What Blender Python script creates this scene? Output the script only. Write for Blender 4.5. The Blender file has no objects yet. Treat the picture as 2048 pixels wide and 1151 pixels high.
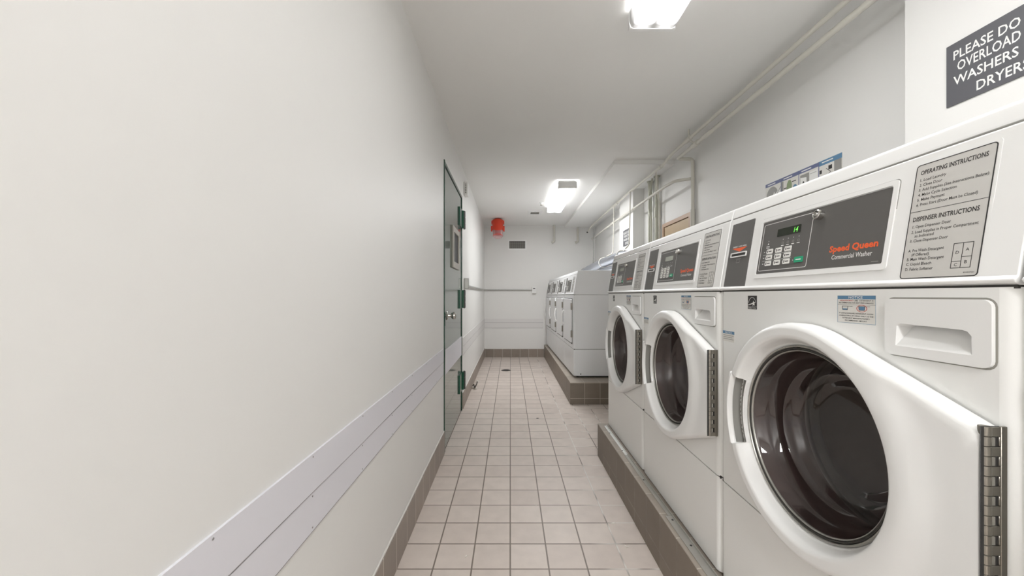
import bpy, bmesh, math, random
from mathutils import Matrix, Vector
random.seed(7)
PI = math.pi
SC = bpy.context.scene
COL = SC.collection
F = 765.0; VX = 1020.5; VY = 590.0; CH = 1.12      # focal length in px, vanishing point, eye height

# ------------------------------------------------------------------ camera, world, exposure
cd = bpy.data.cameras.new('camera'); cam = bpy.data.objects.new('camera', cd); COL.objects.link(cam)
cam.location = (0, 0, CH); cam.rotation_euler = (PI / 2, 0, 0)
cd.sensor_width = 36; cd.sensor_fit = 'HORIZONTAL'; cd.lens = F / 2048 * 36
cd.shift_x = (1024 - VX) / 2048; cd.shift_y = (VY - 575.5) / 2048
cd.clip_start = 0.02
SC.camera = cam
w = bpy.data.worlds.new('world'); SC.world = w; w.use_nodes = True
w.node_tree.nodes['Background'].inputs[0].default_value = (.9, .93, 1, 1)
w.node_tree.nodes['Background'].inputs[1].default_value = .3
SC.view_settings.view_transform = 'Standard'; SC.view_settings.look = 'None'
SC.view_settings.exposure = 0.11; SC.view_settings.gamma = 1.0
try: SC.view_settings.use_curve_mapping = False
except Exception: pass
LAMP = 34.0                                          # strength of the fluorescent diffusers

# ------------------------------------------------------------------ materials
def lin(c):
    r = []
    for v in c:
        v /= 255.0
        r.append(v / 12.92 if v <= .04045 else ((v + .055) / 1.055) ** 2.4)
    return (*r, 1)

def mat(name, rgb, rough=.5, metal=0, spec=.5, noise=None, bump=None, coat=0, emis=None):
    m = bpy.data.materials.new(name); m.use_nodes = True
    nt = m.node_tree; b = nt.nodes['Principled BSDF']
    b.inputs['Base Color'].default_value = lin(rgb)
    b.inputs['Roughness'].default_value = rough; b.inputs['Metallic'].default_value = metal
    b.inputs['Specular IOR Level'].default_value = spec; b.inputs['Coat Weight'].default_value = coat
    if emis:
        b.inputs['Emission Color'].default_value = lin(emis[0]); b.inputs['Emission Strength'].default_value = emis[1]
    if noise or bump:
        tc = nt.nodes.new('ShaderNodeTexCoord')
    if noise:                                        # (scale, amount)
        n = nt.nodes.new('ShaderNodeTexNoise'); n.inputs['Scale'].default_value = noise[0]; n.inputs['Detail'].default_value = 5
        nt.links.new(tc.outputs['Object'], n.inputs['Vector'])
        r = nt.nodes.new('ShaderNodeMix'); r.data_type = 'RGBA'
        c = lin(rgb); k = noise[1]
        r.inputs[6].default_value = (c[0] * (1 - k), c[1] * (1 - k), c[2] * (1 - k), 1)
        r.inputs[7].default_value = (min(1, c[0] * (1 + k)), min(1, c[1] * (1 + k)), min(1, c[2] * (1 + k)), 1)
        nt.links.new(n.outputs['Fac'], r.inputs[0]); nt.links.new(r.outputs[2], b.inputs['Base Color'])
    if bump:                                         # (scale, strength)
        n2 = nt.nodes.new('ShaderNodeTexNoise'); n2.inputs['Scale'].default_value = bump[0]; n2.inputs['Detail'].default_value = 3
        nt.links.new(tc.outputs['Object'], n2.inputs['Vector'])
        bp = nt.nodes.new('ShaderNodeBump'); bp.inputs['Strength'].default_value = bump[1]; bp.inputs['Distance'].default_value = .004
        nt.links.new(n2.outputs['Fac'], bp.inputs['Height']); nt.links.new(bp.outputs['Normal'], b.inputs['Normal'])
    return m

def tile_mat(name, ax, ph, size, c1, c2, grout, grout2=None, g=.0035, rough=.45, g2dir=None):
    """square tiles over two world axes; ax e.g. (0,1); ph = position of a joint on each axis"""
    m = bpy.data.materials.new(name); m.use_nodes = True
    nt = m.node_tree; b = nt.nodes['Principled BSDF']; L = nt.links.new
    geo = nt.nodes.new('ShaderNodeNewGeometry'); sp = nt.nodes.new('ShaderNodeSeparateXYZ'); L(geo.outputs['Position'], sp.inputs[0])
    cb = nt.nodes.new('ShaderNodeCombineXYZ')
    for i in range(2):
        a = nt.nodes.new('ShaderNodeMath'); a.operation = 'SUBTRACT'; a.inputs[1].default_value = ph[i] - 40 * size[i]
        L(sp.outputs[ax[i]], a.inputs[0]); L(a.outputs[0], cb.inputs[i])
    br = nt.nodes.new('ShaderNodeTexBrick'); L(cb.outputs[0], br.inputs['Vector'])
    br.offset = 0; br.squash = 1
    br.inputs['Scale'].default_value = 1; br.inputs['Brick Width'].default_value = size[0]; br.inputs['Row Height'].default_value = size[1]
    br.inputs['Mortar Size'].default_value = g; br.inputs['Mortar Smooth'].default_value = .25; br.inputs['Bias'].default_value = 0
    br.inputs['Color1'].default_value = lin(c1); br.inputs['Color2'].default_value = lin(c2)
    n = nt.nodes.new('ShaderNodeTexNoise'); n.inputs['Scale'].default_value = 14; n.inputs['Detail'].default_value = 6
    L(geo.outputs['Position'], n.inputs['Vector'])
    gm = nt.nodes.new('ShaderNodeMix'); gm.data_type = 'RGBA'
    gm.inputs[6].default_value = lin(grout); gm.inputs[7].default_value = lin(grout2 or grout)
    if g2dir:                                        # paler grout where the washers' drips dried: beyond X = g2dir
        mr = nt.nodes.new('ShaderNodeMapRange'); mr.inputs[1].default_value = g2dir; mr.inputs[2].default_value = g2dir + .12
        L(sp.outputs[0], mr.inputs[0])
        n3 = nt.nodes.new('ShaderNodeTexNoise'); n3.inputs['Scale'].default_value = 5; L(geo.outputs['Position'], n3.inputs['Vector'])
        ml = nt.nodes.new('ShaderNodeMath'); ml.operation = 'MULTIPLY'; ml.use_clamp = True
        ad = nt.nodes.new('ShaderNodeMapRange'); ad.inputs[1].default_value = .42; ad.inputs[2].default_value = .55; L(n3.outputs['Fac'], ad.inputs[0])
        L(mr.outputs[0], ml.inputs[0]); L(ad.outputs[0], ml.inputs[1]); L(ml.outputs[0], gm.inputs[0])
    else: L(n.outputs['Fac'], gm.inputs[0])
    L(gm.outputs[2], br.inputs['Mortar'])
    hs = nt.nodes.new('ShaderNodeMix'); hs.data_type = 'RGBA'; hs.blend_type = 'MULTIPLY'; hs.inputs[0].default_value = .35
    L(br.outputs['Color'], hs.inputs[6])
    rp = nt.nodes.new('ShaderNodeMapRange'); rp.inputs[1].default_value = .3; rp.inputs[2].default_value = .7; rp.inputs[3].default_value = .82; rp.inputs[4].default_value = 1.1
    L(n.outputs['Fac'], rp.inputs[0]); L(rp.outputs[0], hs.inputs[7]); L(hs.outputs[2], b.inputs['Base Color'])
    b.inputs['Roughness'].default_value = rough
    inv = nt.nodes.new('ShaderNodeMath'); inv.operation = 'SUBTRACT'; inv.inputs[0].default_value = 1; L(br.outputs['Fac'], inv.inputs[1])
    bp = nt.nodes.new('ShaderNodeBump'); bp.inputs['Strength'].default_value = .6; bp.inputs['Distance'].default_value = .002
    L(inv.outputs[0], bp.inputs['Height']); L(bp.outputs['Normal'], b.inputs['Normal'])
    return m

T = .1587
M = {}
M['wall'] = mat('wall paint', (234, 233, 230), .5, noise=(1.3, .02), bump=(22, .12))
M['ceil'] = mat('ceiling paint', (240, 239, 236), .75, noise=(1.1, .02), bump=(30, .08))
M['strip'] = mat('rub rail vinyl', (227, 226, 232), .4, noise=(3, .015))
M['strip2'] = mat('pale rail', (226, 224, 222), .45)
M['stripdark'] = mat('rail joint and edge shade', (150, 146, 146), .6)
M['floor'] = tile_mat('floor quarry tile', (0, 1), (0, 1.566), (T, T), (214, 203, 194), (205, 193, 184), (128, 117, 107), (226, 222, 215), g2dir=.36)
M['base'] = tile_mat('baseboard tile left', (1, 2), (1.557, .162), (T, .5), (158, 146, 135), (147, 136, 126), (205, 198, 188), g=.0028)
M['basef'] = tile_mat('baseboard tile far', (0, 2), (.02, .147), (T, .5), (146, 134, 123), (136, 125, 115), (205, 198, 188), g=.0028)
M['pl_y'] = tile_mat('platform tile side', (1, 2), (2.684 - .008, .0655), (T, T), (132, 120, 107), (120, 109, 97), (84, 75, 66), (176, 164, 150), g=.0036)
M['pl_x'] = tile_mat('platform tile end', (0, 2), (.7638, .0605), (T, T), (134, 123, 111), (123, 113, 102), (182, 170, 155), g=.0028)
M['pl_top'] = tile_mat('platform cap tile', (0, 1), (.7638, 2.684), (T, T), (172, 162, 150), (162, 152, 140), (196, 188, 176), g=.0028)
M['enamel'] = mat('white enamel', (243, 243, 240), .28, coat=.3, bump=(260, .02))
M['enamel2'] = mat('white plastic', (241, 241, 239), .32, coat=.2)
M['dryer'] = mat('dryer enamel', (240, 241, 242), .32, bump=(260, .02))
M['seam'] = mat('dark joint', (60, 58, 54), .7)
M['black'] = mat('charcoal overlay', (93, 91, 88), .42, noise=(60, .04))
M['white'] = mat('white print', (238, 238, 235), .5)
M['ink'] = mat('black print', (46, 45, 44), .5)
M['orange'] = mat('orange print', (238, 100, 50), .5)
M['label'] = mat('grey label', (203, 201, 196), .45)
M['blue'] = mat('blue print', (96, 138, 172), .5)
M['pale'] = mat('pale paper', (226, 224, 218), .5)
M['red'] = mat('red print', (190, 60, 52), .5)
M['key'] = mat('key white', (236, 235, 230), .4)
M['green'] = mat('key green', (28, 165, 120), .4)
M['lcd'] = mat('dark display', (52, 56, 48), .15)
M['lcd2'] = mat('pale display', (164, 168, 156), .2)
M['digit'] = mat('green digits', (120, 240, 90), .4, emis=((120, 240, 90), .9))
M['chrome'] = mat('chrome', (205, 203, 198), .16, metal=1)
M['steel'] = mat('brushed steel', (150, 146, 138), .32, metal=1)
M['trimm'] = mat('grey trim ring', (168, 166, 160), .3, metal=.6)
M['recess'] = mat('grey plastic', (150, 149, 144), .45)
M['gasket'] = mat('brown rubber', (118, 102, 99), .3)
M['gasket2'] = mat('grey rubber', (128, 124, 120), .35)
M['drum'] = mat('drum steel', (206, 200, 197), .36, metal=.6, noise=(9, .12))
M['tub'] = mat('dark tub', (96, 84, 84), .3)
M['galv'] = mat('galvanised steel', (186, 184, 178), .38, metal=.55, noise=(12, .12))
M['pipe'] = mat('painted pipe', (214, 211, 201), .45)
M['pipeg'] = mat('grey green painted pipe', (198, 198, 184), .5)
M['foil'] = mat('duct foil', (168, 172, 180), .3, metal=.85, bump=(45, .9))
M['doorg'] = mat('green gloss door paint', (84, 104, 94), .1, spec=.5, coat=.35)
M['frameg'] = mat('dark green frame paint', (28, 66, 52), .2, spec=.6)
M['hingeg'] = mat('green hinge paint', (30, 88, 66), .25)
M['barrel'] = mat('dark hinge barrel', (96, 96, 94), .3, metal=.5)
M['glassd'] = mat('dark vision glass', (44, 44, 50), .3, spec=.15)
M['liteframe'] = mat('vision frame', (176, 172, 162), .35)
M['redp'] = mat('red plastic', (214, 66, 40), .32)
M['tan'] = mat('tan panel', (196, 170, 132), .5, noise=(9, .05))
M['tanf'] = mat('tan frame', (186, 154, 126), .45)
M['sign'] = mat('sign charcoal', (90, 90, 94), .5)
M['grille'] = mat('grille dark', (150, 148, 140), .6)
M['darkm'] = mat('dark metal', (70, 66, 60), .4, metal=.6)
M['gnd'] = mat('silver box', (176, 176, 172), .3, metal=.5)
M['chip'] = mat('paint chip', (232, 228, 220), .6)
M['green2'] = mat('olive print', (142, 158, 120), .5)
M['navy'] = mat('slate blue print', (104, 112, 148), .5)

def clear_mat(name, tint, refl):
    m = bpy.data.materials.new(name); m.use_nodes = True; nt = m.node_tree; nt.nodes.clear(); L = nt.links.new
    o = nt.nodes.new('ShaderNodeOutputMaterial'); t = nt.nodes.new('ShaderNodeBsdfTransparent'); t.inputs[0].default_value = lin(tint)
    g = nt.nodes.new('ShaderNodeBsdfGlossy'); g.inputs['Roughness'].default_value = .03
    fr = nt.nodes.new('ShaderNodeFresnel'); fr.inputs[0].default_value = 1.5
    mu = nt.nodes.new('ShaderNodeMath'); mu.operation = 'MULTIPLY'; mu.inputs[1].default_value = refl; mu.use_clamp = True
    x = nt.nodes.new('ShaderNodeMixShader'); L(fr.outputs[0], mu.inputs[0]); L(mu.outputs[0], x.inputs[0]); L(t.outputs[0], x.inputs[1]); L(g.outputs[0], x.inputs[2]); L(x.outputs[0], o.inputs[0])
    return m
M['glass'] = clear_mat('porthole glass', (226, 220, 219), 1.7)
M['pinkglass'] = clear_mat('pink clear lens', (226, 140, 140), 1.4)
nt_ = M['pinkglass'].node_tree; df = nt_.nodes.new('ShaderNodeBsdfDiffuse'); df.inputs[0].default_value = lin((226, 160, 160)); mx = nt_.nodes.new('ShaderNodeMixShader'); mx.inputs[0].default_value = .45
old = [n for n in nt_.nodes if n.type == 'MIX_SHADER' and n != mx][0]; nt_.links.new(old.outputs[0], mx.inputs[1]); nt_.links.new(df.outputs[0], mx.inputs[2])
nt_.links.new(mx.outputs[0], [n for n in nt_.nodes if n.type == 'OUTPUT_MATERIAL'][0].inputs[0])

def lamp_mat(gain=1.0):
    """diffuser: two tubes glow through it, bright in the middle, dimmer at the rim"""
    m = bpy.data.materials.new('lit diffuser'); m.use_nodes = True; nt = m.node_tree; L = nt.links.new
    b = nt.nodes['Principled BSDF']; b.inputs['Base Color'].default_value = lin((235, 236, 236)); b.inputs['Roughness'].default_value = .4
    tc = nt.nodes.new('ShaderNodeTexCoord'); sp = nt.nodes.new('ShaderNodeSeparateXYZ'); L(tc.outputs['Object'], sp.inputs[0])
    ab = nt.nodes.new('ShaderNodeMath'); ab.operation = 'ABSOLUTE'; L(sp.outputs[0], ab.inputs[0])
    s = nt.nodes.new('ShaderNodeMath'); s.operation = 'SUBTRACT'; s.inputs[1].default_value = .05; L(ab.outputs[0], s.inputs[0])
    a2 = nt.nodes.new('ShaderNodeMath'); a2.operation = 'ABSOLUTE'; L(s.outputs[0], a2.inputs[0])
    r1 = nt.nodes.new('ShaderNodeMapRange'); r1.interpolation_type = 'SMOOTHSTEP'
    for i, v in enumerate((.012, .048, 1.0, .03)): r1.inputs[i + 1].default_value = v
    L(a2.outputs[0], r1.inputs[0])
    ay = nt.nodes.new('ShaderNodeMath'); ay.operation = 'ABSOLUTE'; L(sp.outputs[1], ay.inputs[0])
    r2 = nt.nodes.new('ShaderNodeMapRange'); r2.interpolation_type = 'SMOOTHSTEP'
    for i, v in enumerate((.565, .60, 1.0, .03)): r2.inputs[i + 1].default_value = v
    L(ay.outputs[0], r2.inputs[0])
    mu = nt.nodes.new('ShaderNodeMath'); mu.operation = 'MULTIPLY'; L(r1.outputs[0], mu.inputs[0]); L(r2.outputs[0], mu.inputs[1])
    m2 = nt.nodes.new('ShaderNodeMath'); m2.operation = 'MULTIPLY'; m2.inputs[1].default_value = LAMP * gain; L(mu.outputs[0], m2.inputs[0])
    b.inputs['Emission Color'].default_value = (.965, .97, .98, 1); L(m2.outputs[0], b.inputs['Emission Strength'])
    return m
M['lamp'] = lamp_mat(.64); M['lamp2'] = lamp_mat(1.65); M['lamp3'] = lamp_mat(2.5)

# ------------------------------------------------------------------ mesh builder
I4 = Matrix.Identity(4)
def frame(origin, x, y, z):
    m = Matrix.Identity(4)
    for i, v in enumerate((x, y, z)):
        for k in range(3): m[k][i] = v[k]
    for k in range(3): m[k][3] = origin[k]
    return m

_fc = {}
def text_geo(s, bold):
    key = (s, bold)
    if key not in _fc:
        cu = bpy.data.curves.new('t', 'FONT'); cu.body = s; cu.resolution_u = 2; cu.offset = bold; cu.fill_mode = 'FRONT'
        o = bpy.data.objects.new('t', cu); COL.objects.link(o)
        dg = bpy.context.evaluated_depsgraph_get(); dg.update()
        me = o.evaluated_get(dg).to_mesh()
        _fc[key] = ([v.co.copy() for v in me.vertices], [list(p.vertices) for p in me.polygons])
        o.evaluated_get(dg).to_mesh_clear(); bpy.data.objects.remove(o); bpy.data.curves.remove(cu)
    return _fc[key]
CAP = None

class MB:
    def __init__(s, *mats): s.v = []; s.f = []; s.m = []; s.mats = list(mats)
    def add(s, vs, fs, m=0, X=I4):
        if isinstance(m, str):
            if m not in s.mats: s.mats.append(m)
            m = s.mats.index(m)
        o = len(s.v); s.v += [X @ Vector(p) for p in vs]
        s.f += [[o + i for i in f] for f in fs]; s.m += [m] * len(fs); return s
    def box(s, x0, x1, y0, y1, z0, z1, m=0, X=I4):
        v = [(x, y, z) for z in (z0, z1) for y in (y0, y1) for x in (x0, x1)]
        return s.add(v, [(0, 2, 3, 1), (4, 5, 7, 6), (0, 1, 5, 4), (2, 6, 7, 3), (0, 4, 6, 2), (1, 3, 7, 5)], m, X)
    def prism(s, poly, z0, z1, m=0, X=I4):
        n = len(poly); v = [(p[0], p[1], z0) for p in poly] + [(p[0], p[1], z1) for p in poly]
        fs = [list(range(n))[::-1], list(range(n, 2 * n))] + [(i, (i + 1) % n, n + (i + 1) % n, n + i) for i in range(n)]
        return s.add(v, fs, m, X)
    def flat(s, poly, z, m=0, X=I4): return s.add([(p[0], p[1], z) for p in poly], [list(range(len(poly)))], m, X)
    def ring(s, outer, inner, z0, z1, m=0, X=I4):     # two loops of equal length -> raised frame
        n = len(outer); v = []
        for z in (z0, z1): v += [(p[0], p[1], z) for p in outer] + [(p[0], p[1], z) for p in inner]
        fs = []
        for i in range(n):
            j = (i + 1) % n
            fs += [(2*n+i, 2*n+j, 3*n+j, 3*n+i), (i, j, 2*n+j, 2*n+i), (n+j, n+i, 3*n+i, 3*n+j), (j, i, n+i, n+j)]
        return s.add(v, fs, m, X)
    def lathe(s, prof, m=0, X=I4, seg=48, a0=0, a1=2 * PI):  # prof: (r, z)
        full = abs(a1 - a0 - 2 * PI) < 1e-6; k = len(prof); n = seg if full else seg + 1
        v = [(r * math.cos(a0 + (a1 - a0) * i / seg), r * math.sin(a0 + (a1 - a0) * i / seg), z) for i in range(n) for r, z in prof]
        fs = []
        for i in range(seg):
            j = (i + 1) % n
            for q in range(k - 1): fs.append((i * k + q, j * k + q, j * k + q + 1, i * k + q + 1))
        return s.add(v, fs, m, X)
    def tube(s, pts, r, m=0, X=I4, seg=12, cap=True):
        pts = [Vector(p) for p in pts]; n = len(pts); v = []; fs = []
        up = None
        for i, p in enumerate(pts):
            t = ((pts[min(i + 1, n - 1)] - pts[max(i - 1, 0)])).normalized()
            if up is None: up = Vector((0, 0, 1)) if abs(t.z) < .9 else Vector((1, 0, 0))
            a = (up - t * up.dot(t)).normalized(); up = a; b = t.cross(a)
            rr = r[i] if isinstance(r, (list, tuple)) else r
            v += [p + (a * math.cos(2 * PI * k / seg) + b * math.sin(2 * PI * k / seg)) * rr for k in range(seg)]
        for i in range(n - 1):
            for k in range(seg):
                j = (k + 1) % seg; fs.append((i * seg + k, i * seg + j, (i + 1) * seg + j, (i + 1) * seg + k))
        if cap: fs += [list(range(seg))[::-1], list(range((n - 1) * seg, n * seg))]
        return s.add(v, fs, m, X)
    def text(s, t, x, y, cap, m, z=0, X=I4, width=None, cx=1.0, bold=0.0, align='L', shear=0):
        """baseline-left at (x, y); cap height in metres; width fits the line, else cx condenses it"""
        global CAP
        if CAP is None: CAP = max(p.y for p in text_geo('H', 0)[0])
        vs, fs = text_geo(t, bold)
        if not vs: return s
        sy = cap / CAP; x0 = min(p.x for p in vs); x1 = max(p.x for p in vs)
        sx = (width / (x1 - x0)) if width else sy * cx
        wd = (x1 - x0) * sx; ox = x - (wd / 2 if align == 'C' else wd if align == 'R' else 0)
        return s.add([(ox + (p.x - x0) * sx + shear * p.y * sy, y + p.y * sy, z) for p in vs], fs, m, X)
    def build(s, name, parent=None, bevel=0, seg=2, angle=35, smooth=True, merge=0):
        me = bpy.data.meshes.new(name); me.from_pydata([tuple(p) for p in s.v], [], s.f)
        for k in s.mats: me.materials.append(M[k])
        me.polygons.foreach_set('material_index', s.m)
        if merge:
            bm = bmesh.new(); bm.from_mesh(me); bmesh.ops.remove_doubles(bm, verts=bm.verts, dist=merge)
            bmesh.ops.recalc_face_normals(bm, faces=bm.faces); bm.to_mesh(me); bm.free()
        me.validate(); me.update()
        if smooth:
            me.polygons.foreach_set('use_smooth', [True] * len(me.polygons)); me.set_sharp_from_angle(angle=math.radians(angle))
        o = bpy.data.objects.new(name, me); COL.objects.link(o)
        if bevel:
            b = o.modifiers.new('bevel', 'BEVEL'); b.width = bevel; b.segments = seg; b.limit_method = 'ANGLE'; b.angle_limit = math.radians(40)
        if parent: o.parent = parent
        return o

def rrect(x0, x1, y0, y1, r, n=5):
    p = []
    for cx, cy, a in ((x1 - r, y1 - r, 0), (x0 + r, y1 - r, 90), (x0 + r, y0 + r, 180), (x1 - r, y0 + r, 270)):
        for i in range(n + 1):
            t = math.radians(a + 90 * i / n); p.append((cx + r * math.cos(t), cy + r * math.sin(t)))
    return p
def circ(cx, cy, r, n=32, ry=None): return [(cx + r * math.cos(2 * PI * i / n), cy + (ry or r) * math.sin(2 * PI * i / n)) for i in range(n)]
def holed(loops):
    """2D face with holes -> (verts2d, faces)"""
    bm = bmesh.new(); es = []
    for lp in loops:
        vs = [bm.verts.new((p[0], p[1], 0)) for p in lp]
        es += [bm.edges.new((vs[i], vs[(i + 1) % len(vs)])) for i in range(len(vs))]
    bmesh.ops.triangle_fill(bm, use_beauty=True, use_dissolve=False, edges=es)
    bm.verts.index_update(); v = [(p.co.x, p.co.y) for p in bm.verts]; f = [[q.index for q in t.verts] for t in bm.faces]
    bm.free(); return v, f

def tag(o, label, cat, group=None, kind=None):
    o['label'] = label; o['category'] = cat
    if group: o['group'] = group
    if kind: o['kind'] = kind
    return o
def struct(o, label, cat): return tag(o, label, cat, kind='structure')
def empty(name, loc, rz=0):
    o = bpy.data.objects.new(name, None); COL.objects.link(o); o.location = loc; o.rotation_euler = (0, 0, rz); o.empty_display_size = .1
    return o
def kids(o): return [c for c in COL.objects if c.parent == o]
def copy_tree(o, parent=None):
    c = o.copy(); COL.objects.link(c); c.parent = parent
    for ch in kids(o): copy_tree(ch, c)
    return c

# ================================================================== room shell
ZC = 2.385; XL = -.4715; XR = 1.54; YF = 6.95; YN = -4.4
DY0, DY1, DZ = 2.712, 3.738, 2.085                   # door opening in the left wall
ZS = 2.345; XS = .975; YS = 3.58                     # dropped part of the ceiling
MB('floor').box(XL - .1, XR + .1, YN - .1, YF + .1, -.1, 0).build('floor', smooth=False)
struct(COL.objects['floor'], 'taupe square quarry tile floor with dark grout lines', 'floor')
mb = MB('ceil').box(XL - .1, XR + .1, YN - .1, YF + .1, ZC, ZC + .1)
mb.box(XS, XR, YS, YF, ZS, ZC)
struct(mb.build('ceiling', smooth=False), 'off-white painted ceiling with a slightly dropped panel at far right', 'ceiling')
XW = frame((0, 0, 0), (0, 1, 0), (0, 0, 1), (1, 0, 0))   # 2D (Y, Z), extruded along X
v, f = holed([[(YN, 0), (YF, 0), (YF, ZC), (YN, ZC)], [(DY0, .0005), (DY1, .0005), (DY1, DZ), (DY0, DZ)]])
mb = MB('wall').add([(a, b, XL) for a, b in v], f, 0, XW)
mb.box(XL - .12, XL - .06, YN, YF, 0, ZC)
for a, b in (((DY0, 0), (DY0, DZ)), ((DY0, DZ), (DY1, DZ)), ((DY1, DZ), (DY1, 0))):
    mb.add([(XL, *a), (XL, *b), (XL - .06, *b), (XL - .06, *a)], [(0, 1, 2, 3)])
struct(mb.build('wall_left', smooth=False), 'long off-white painted wall on the left with a green door in it', 'wall')
struct(MB('wall').box(XL - .1, XR + .1, YF, YF + .1, 0, ZC).build('wall_far', smooth=False), 'off-white end wall behind the red alarm horn and the row of dryers', 'wall')
struct(MB('wall').box(XL - .1, XR + .1, YN - .1, YN, 0, ZC).build('wall_near', smooth=False), 'off-white wall behind the viewer', 'wall')
mb = MB('wall').box(XR, XR + .1, YN, YF, 0, ZC)
XP = 1.412
mb.box(XP, XR, .78, 1.368, .2245, ZC); mb.box(XP, XR, 4.40, 4.94, .2245, ZC)
struct(mb.build('wall_right', smooth=False), 'off-white wall behind the washing machines with two shallow pillars', 'wall')

# tiled baseboards
mb = MB('base', 'pale')
for a, b in ((YN, DY0 - .012), (DY1 + .03, YF)):
    mb.box(XL, XL + .009, a, b, 0, .158, 'base'); mb.box(XL, XL + .0075, a, b, .158, .166, 'pale')
struct(mb.build('baseboard_left', bevel=.003), 'brown tile baseboard along the left wall', 'baseboard')
mb = MB('basef').box(XL + .009, .612, YF - .009, YF, 0, .147, 'basef')
struct(mb.build('baseboard_far', bevel=.003), 'brown tile baseboard along the end wall', 'baseboard')

# rub rails (two boards each) on the left wall and the end wall
def rail(n, y0, y1, z0, z1, label, far=False, t=.005):
    mb = MB('strip2' if n > 2 else 'strip', 'stripdark')
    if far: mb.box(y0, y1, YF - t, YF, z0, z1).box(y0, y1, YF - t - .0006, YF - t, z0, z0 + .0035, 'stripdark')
    else:
        k = 14; pts = []
        for i in range(k + 1):                       # the lower edge is slightly uneven
            y = y0 + (y1 - y0) * i / k; pts.append((y, z0 + .0025 * math.sin(i * 2.1 + n)))
        pts += [(y1, z1), (y0, z1)]
        mb.prism(pts, XL, XL + t, 0, XW)
        low = [p for p in pts[:k + 1]]; mb.prism(low + [(a, b + .0014) for a, b in low[::-1]], XL + t - .001, XL + t + .0004, 'stripdark', XW)  # thin grey line painted as the shade under the board's lower edge
        y = y0 + .12
        while y < y1:
            for zz in (z1 - .007,) + ((z0 + .009,) if n in (2, 4) else ()):
                mb.prism(circ(y, zz, .0022, 8), XL + t, XL + t + .0008, 'stripdark', XW)
            y += .305
    struct(mb.build('trim_%d' % n, smooth=False), label, 'wall rail')
rail(1, YN, DY0 - .03, .655, .745, 'upper lavender vinyl rail board on the left wall before the door')
rail(2, YN, DY0 - .03, .562, .652, 'lower lavender vinyl rail board on the left wall before the door', t=.0035)
rail(3, DY1 + .04, YF - .006, .615, .70, 'upper pale rail board on the left wall past the door')
rail(4, DY1 + .04, YF - .006, .527, .612, 'lower pale rail board on the left wall past the door', t=.0035)
rail(5, XL + .006, .60, .622, .69, 'upper pale rail board on the end wall', True)
rail(6, XL + .006, .60, .522, .619, 'lower pale rail board on the end wall', True, .0035)

# ================================================================== green door
DX = XL - .004                                        # leaf face
door = empty('door_1', (XL, (DY0 + DY1) / 2, 0))
struct(door, 'glossy green door with a small dark window in the left wall', 'door')
def dpart(mb, name, parent=None, **k):
    o = mb.build(name, None, **k); p = parent or door
    o.parent = p; 
    o.matrix_parent_inverse = (Matrix.Translation(door.location)).inverted() if p is door else Matrix.Identity(4)
    return o
mb = MB('frameg')
mb.box(XL - .055, XL + .006, DY0, DY0 + .028, 0, DZ); mb.box(XL - .055, XL + .003, DY1 - .02, DY1, 0, DZ); mb.box(XL - .055, XL + .003, DY0 + .028, DY1 - .02, DZ - .025, DZ)
dpart(mb, 'door_frame', bevel=.002)
leaf = dpart(MB('doorg').box(XL - .045, DX, DY0 + .032, DY1 - .023, .012, DZ - .028), 'door_leaf', bevel=.002)
dpart(MB('strip').box(DX, DX + .003, DY0 + .05, DY1 - .026, .54, .72), 'kick_strip')['label'] = 'pale plastic strip across the green door'
mb = MB('liteframe')
lo = rrect(3.10, 3.49, 1.347, 1.692, .004, 2); li = rrect(3.16, 3.44, 1.40, 1.645, .004, 2)
mb.ring(lo, li, DX, DX + .014, 0, XW)
vp = dpart(mb, 'vision_panel', bevel=.002)
g = dpart(MB('glassd').prism(li, DX + .001, DX + .004, 0, XW), 'window_pane', vp)
for k in range(3):
    z = (1.05 + .85, 1.05 + .06, .296)[k]; z0 = (1.768, .997, .206)[k]
    mb = MB('hingeg', 'barrel')
    mb.box(DX, DX + .012, 3.53, 3.735, z0, z0 + .172, 'hingeg')
    for a, b in ((0, .055), (.058, .113), (.116, .172)):
        mb.tube([(XL + .022, 3.745, z0 + a), (XL + .022, 3.745, z0 + b)], .012, 'barrel', seg=14)
    mb.tube([(XL + .022, 3.745, z0 - .004), (XL + .022, 3.745, z0 + .176)], .008, 'barrel', seg=12)
    mb.box(XL + .008, XL + .02, 3.70, 3.745, z0, z0 + .172, 'hingeg')
    dpart(mb, 'hinge', bevel=.0015)
KX = frame((DX, 2.86, .968), (0, 1, 0), (0, 0, 1), (1, 0, 0))
kn = dpart(MB('chrome').lathe([(.0, .0), (.032, .0), (.033, .004), (.028, .009), (.014, .012), (.012, .03), (.015, .034), (.022, .039), (.0265, .047), (.0275, .055), (.025, .065), (.017, .071), (0, .073)], 0, KX, 32), 'door_knob')
dpart(MB('frameg').box(XL + .0, XL + .008, DY0 + .004, DY0 + .04, .90, 1.0), 'strike_plate', bevel=.001)

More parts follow.
